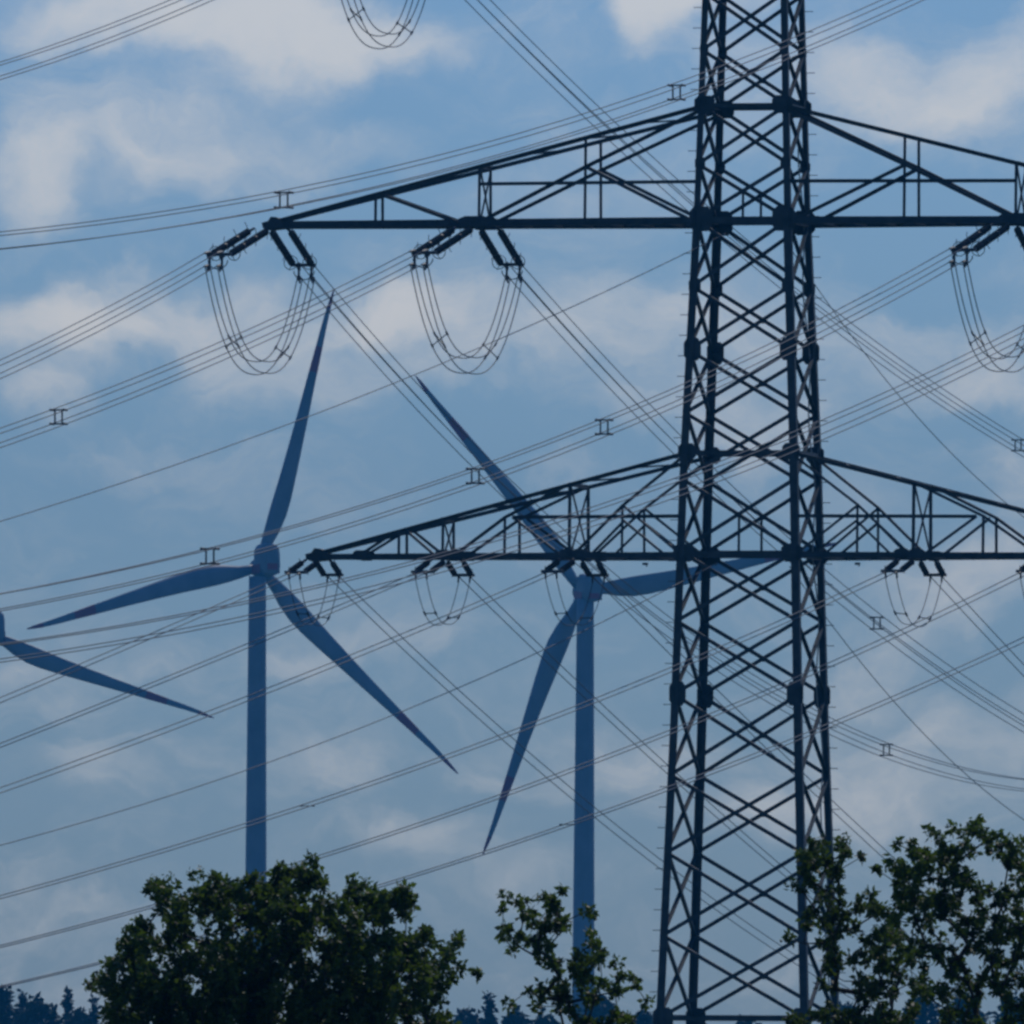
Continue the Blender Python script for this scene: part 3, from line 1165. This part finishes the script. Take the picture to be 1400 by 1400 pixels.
ra = [(1205, 1305, 20), (1165, 1235, 14), (1150, 1195, 14), (1135, 1385, 18), (1160, 1400, 24), (1105, 1205, 12), (1140, 1250, 16), (1200, 1265, 14),
      (1095, 1168, 14), (1115, 1155, 14), (1118, 1148, 8), (1150, 1160, 14), (1152, 1148, 6), (1176, 1165, 10), (1130, 1180, 22), (1100, 1185, 14), (1090, 1215, 12), (1082, 1280, 8), (1108, 1240, 14), (1140, 1222, 20), (1160, 1262, 18), (1190, 1240, 20), (1188, 1215, 10), (1130, 1275, 18),
      (1100, 1262, 10), (1145, 1310, 24), (1180, 1300, 24), (1218, 1280, 20), (1215, 1240, 10), (1207, 1350, 22), (1180, 1352, 24), (1190, 1390, 32), (1230, 1380, 26), (1222, 1320, 22), (1242, 1312, 12), (1120, 1345, 8), (1090, 1395, 16), (1145, 1352, 8), (1100, 1385, 18), (1255, 1340, 16), (1200, 1430, 60), (1120, 1440, 30)]
tree('open-crowned tree whose leaves cover the right leg of the pylon', 248, ra, 1195, .8, 1.4, 36, .098, M_LEAF2, 1470, GT, .09, .14, [(1195, 1530, 120), (1195, 1670, 120)])
rb = [(1236, 1200, 28), (1232, 1252, 26), (1268, 1300, 24), (1240, 1290, 18), (1325, 1240, 26), (1352, 1262, 24), (1312, 1318, 22), (1372, 1318, 24), (1270, 1340, 22), (1300, 1210, 20), (1390, 1260, 24), (1310, 1155, 14),
      (1195, 1180, 10), (1222, 1175, 12), (1228, 1145, 6), (1245, 1158, 14), (1260, 1168, 24), (1250, 1192, 28), (1280, 1145, 9), (1304, 1128, 8), (1276, 1130, 5), (1292, 1160, 16), (1335, 1118, 12), (1328, 1130, 14), (1340, 1150, 20), (1368, 1140, 14), (1375, 1160, 22), (1395, 1165, 24), (1300, 1182, 26), (1250, 1222, 30), (1288, 1240, 28),
      (1338, 1200, 26), (1378, 1228, 24), (1320, 1270, 20), (1350, 1290, 30), (1396, 1290, 26), (1262, 1262, 14), (1290, 1292, 14), (1340, 1350, 30), (1392, 1350, 30), (1300, 1350, 20), (1350, 1395, 36), (1300, 1390, 24), (1400, 1390, 36), (1422, 1200, 40), (1450, 1260, 50), (1450, 1340, 60), (1470, 1420, 80), (1350, 1440, 60)]
tree('tallest open-crowned tree at the right edge', 256, rb, 1352, 1.0, 1.4, 36, .098, M_LEAF, 1470, GT, .09, .16, [(1370, 1550, 150), (1370, 1690, 150)])


def far_tree(label, u, vtop, wpx, Y, conifer):
    k = Y / F
    top = W(u, vtop, Y)
    H_ = top.z
    wm = wpx * k / 2
    base = Vector((top.x, Y, 0))
    t = thing('spruce_tree' if conifer else 'distant_tree', label, 'tree', base, 'distant trees on the horizon')
    cs = []
    n = 260
    for _ in range(n):
        f = random.random() ** .7
        if conifer:
            rr = wm * (f ** 1.0) * random.uniform(.45, 1.0) + .03
            z = H_ * (1 - f * .85)
        else:
            hh = random.random()
            rr = wm * math.sqrt(max(0, 1 - (hh * 2 - 1) ** 2)) * random.uniform(.6, 1.05) ** .6
            z = H_ * (.30 + .70 * hh) - 0.4
            rr *= 1 + .18 * math.sin(hh * 17 + u)
        a = random.uniform(0, 2 * math.pi)
        cs.append((base.x + rr * math.cos(a), base.y + rr * math.sin(a), z))
    m = MB()
    m.tube([base - UP * .2, base + UP * H_ * .5, base + UP * H_ * .93], [.35, .22, .05], 8)
    for c in cs[::14]:
        m.tube([base + UP * c[2] * .8, Vector(c)], [.09, .03], 5)
    m.build('trunk', M_BARK, t)
    leaf_mesh('crown', cs, [.75 if not conifer else .28] * n, 12, .7 if not conifer else .5, M_CONIFER if conifer else M_FAR, t)


for (u, v, w_, cf, lab) in [
    (2, 1349, 40, False, 'hazy broad tree on the horizon cut by the left edge'),
    (31, 1353, 52, True, 'hazy dark spruce pair top second from the left edge'),
    (50, 1366, 60, False, 'hazy rounded tree just left of the thin spruces'),
    (73, 1372, 30, True, 'short hazy spruce left of the slender spruce'),
    (93, 1354, 22, True, 'slender tall hazy spruce left of the bushy round tree'),
    (128, 1362, 46, True, 'hazy spruce partly hidden by the bushy round tree'),
    (106, 1385, 40, False, 'low hazy tree at the foot of the slender spruce'),
    (668, 1357, 74, True, 'broad hazy pointed tree between the round tree and the sparse tree'),
    (640, 1380, 50, False, 'low hazy tree touching the right side of the bushy round tree'),
    (705, 1385, 50, False, 'low hazy tree right of the broad pointed one'),
    (745, 1388, 36, False, 'small hazy tree top left of the sparse tree'),
    (822, 1362, 56, False, 'hazy rounded tree seen through the sparse tree'),
    (880, 1384, 50, False, 'low hazy tree at the left foot of the pylon'),
    (1020, 1394, 60, False, 'low hazy tree seen between the pylon legs'),
    (1160, 1372, 60, False, 'hazy tree seen through the open-crowned tree by the pylon'),
    (1262, 1362, 60, False, 'hazy tree seen in the gap between the two open-crowned trees'),
    (1318, 1360, 64, False, 'hazy rounded tree behind the tallest open-crowned tree'),
    (1385, 1366, 64, False, 'hazy tree at the right edge behind the tallest tree'),
]:
    far_tree(lab, u, v, w_, 1500 + (u * 37 % 260), cf)
print('OBJECTS', len(bpy.data.objects))
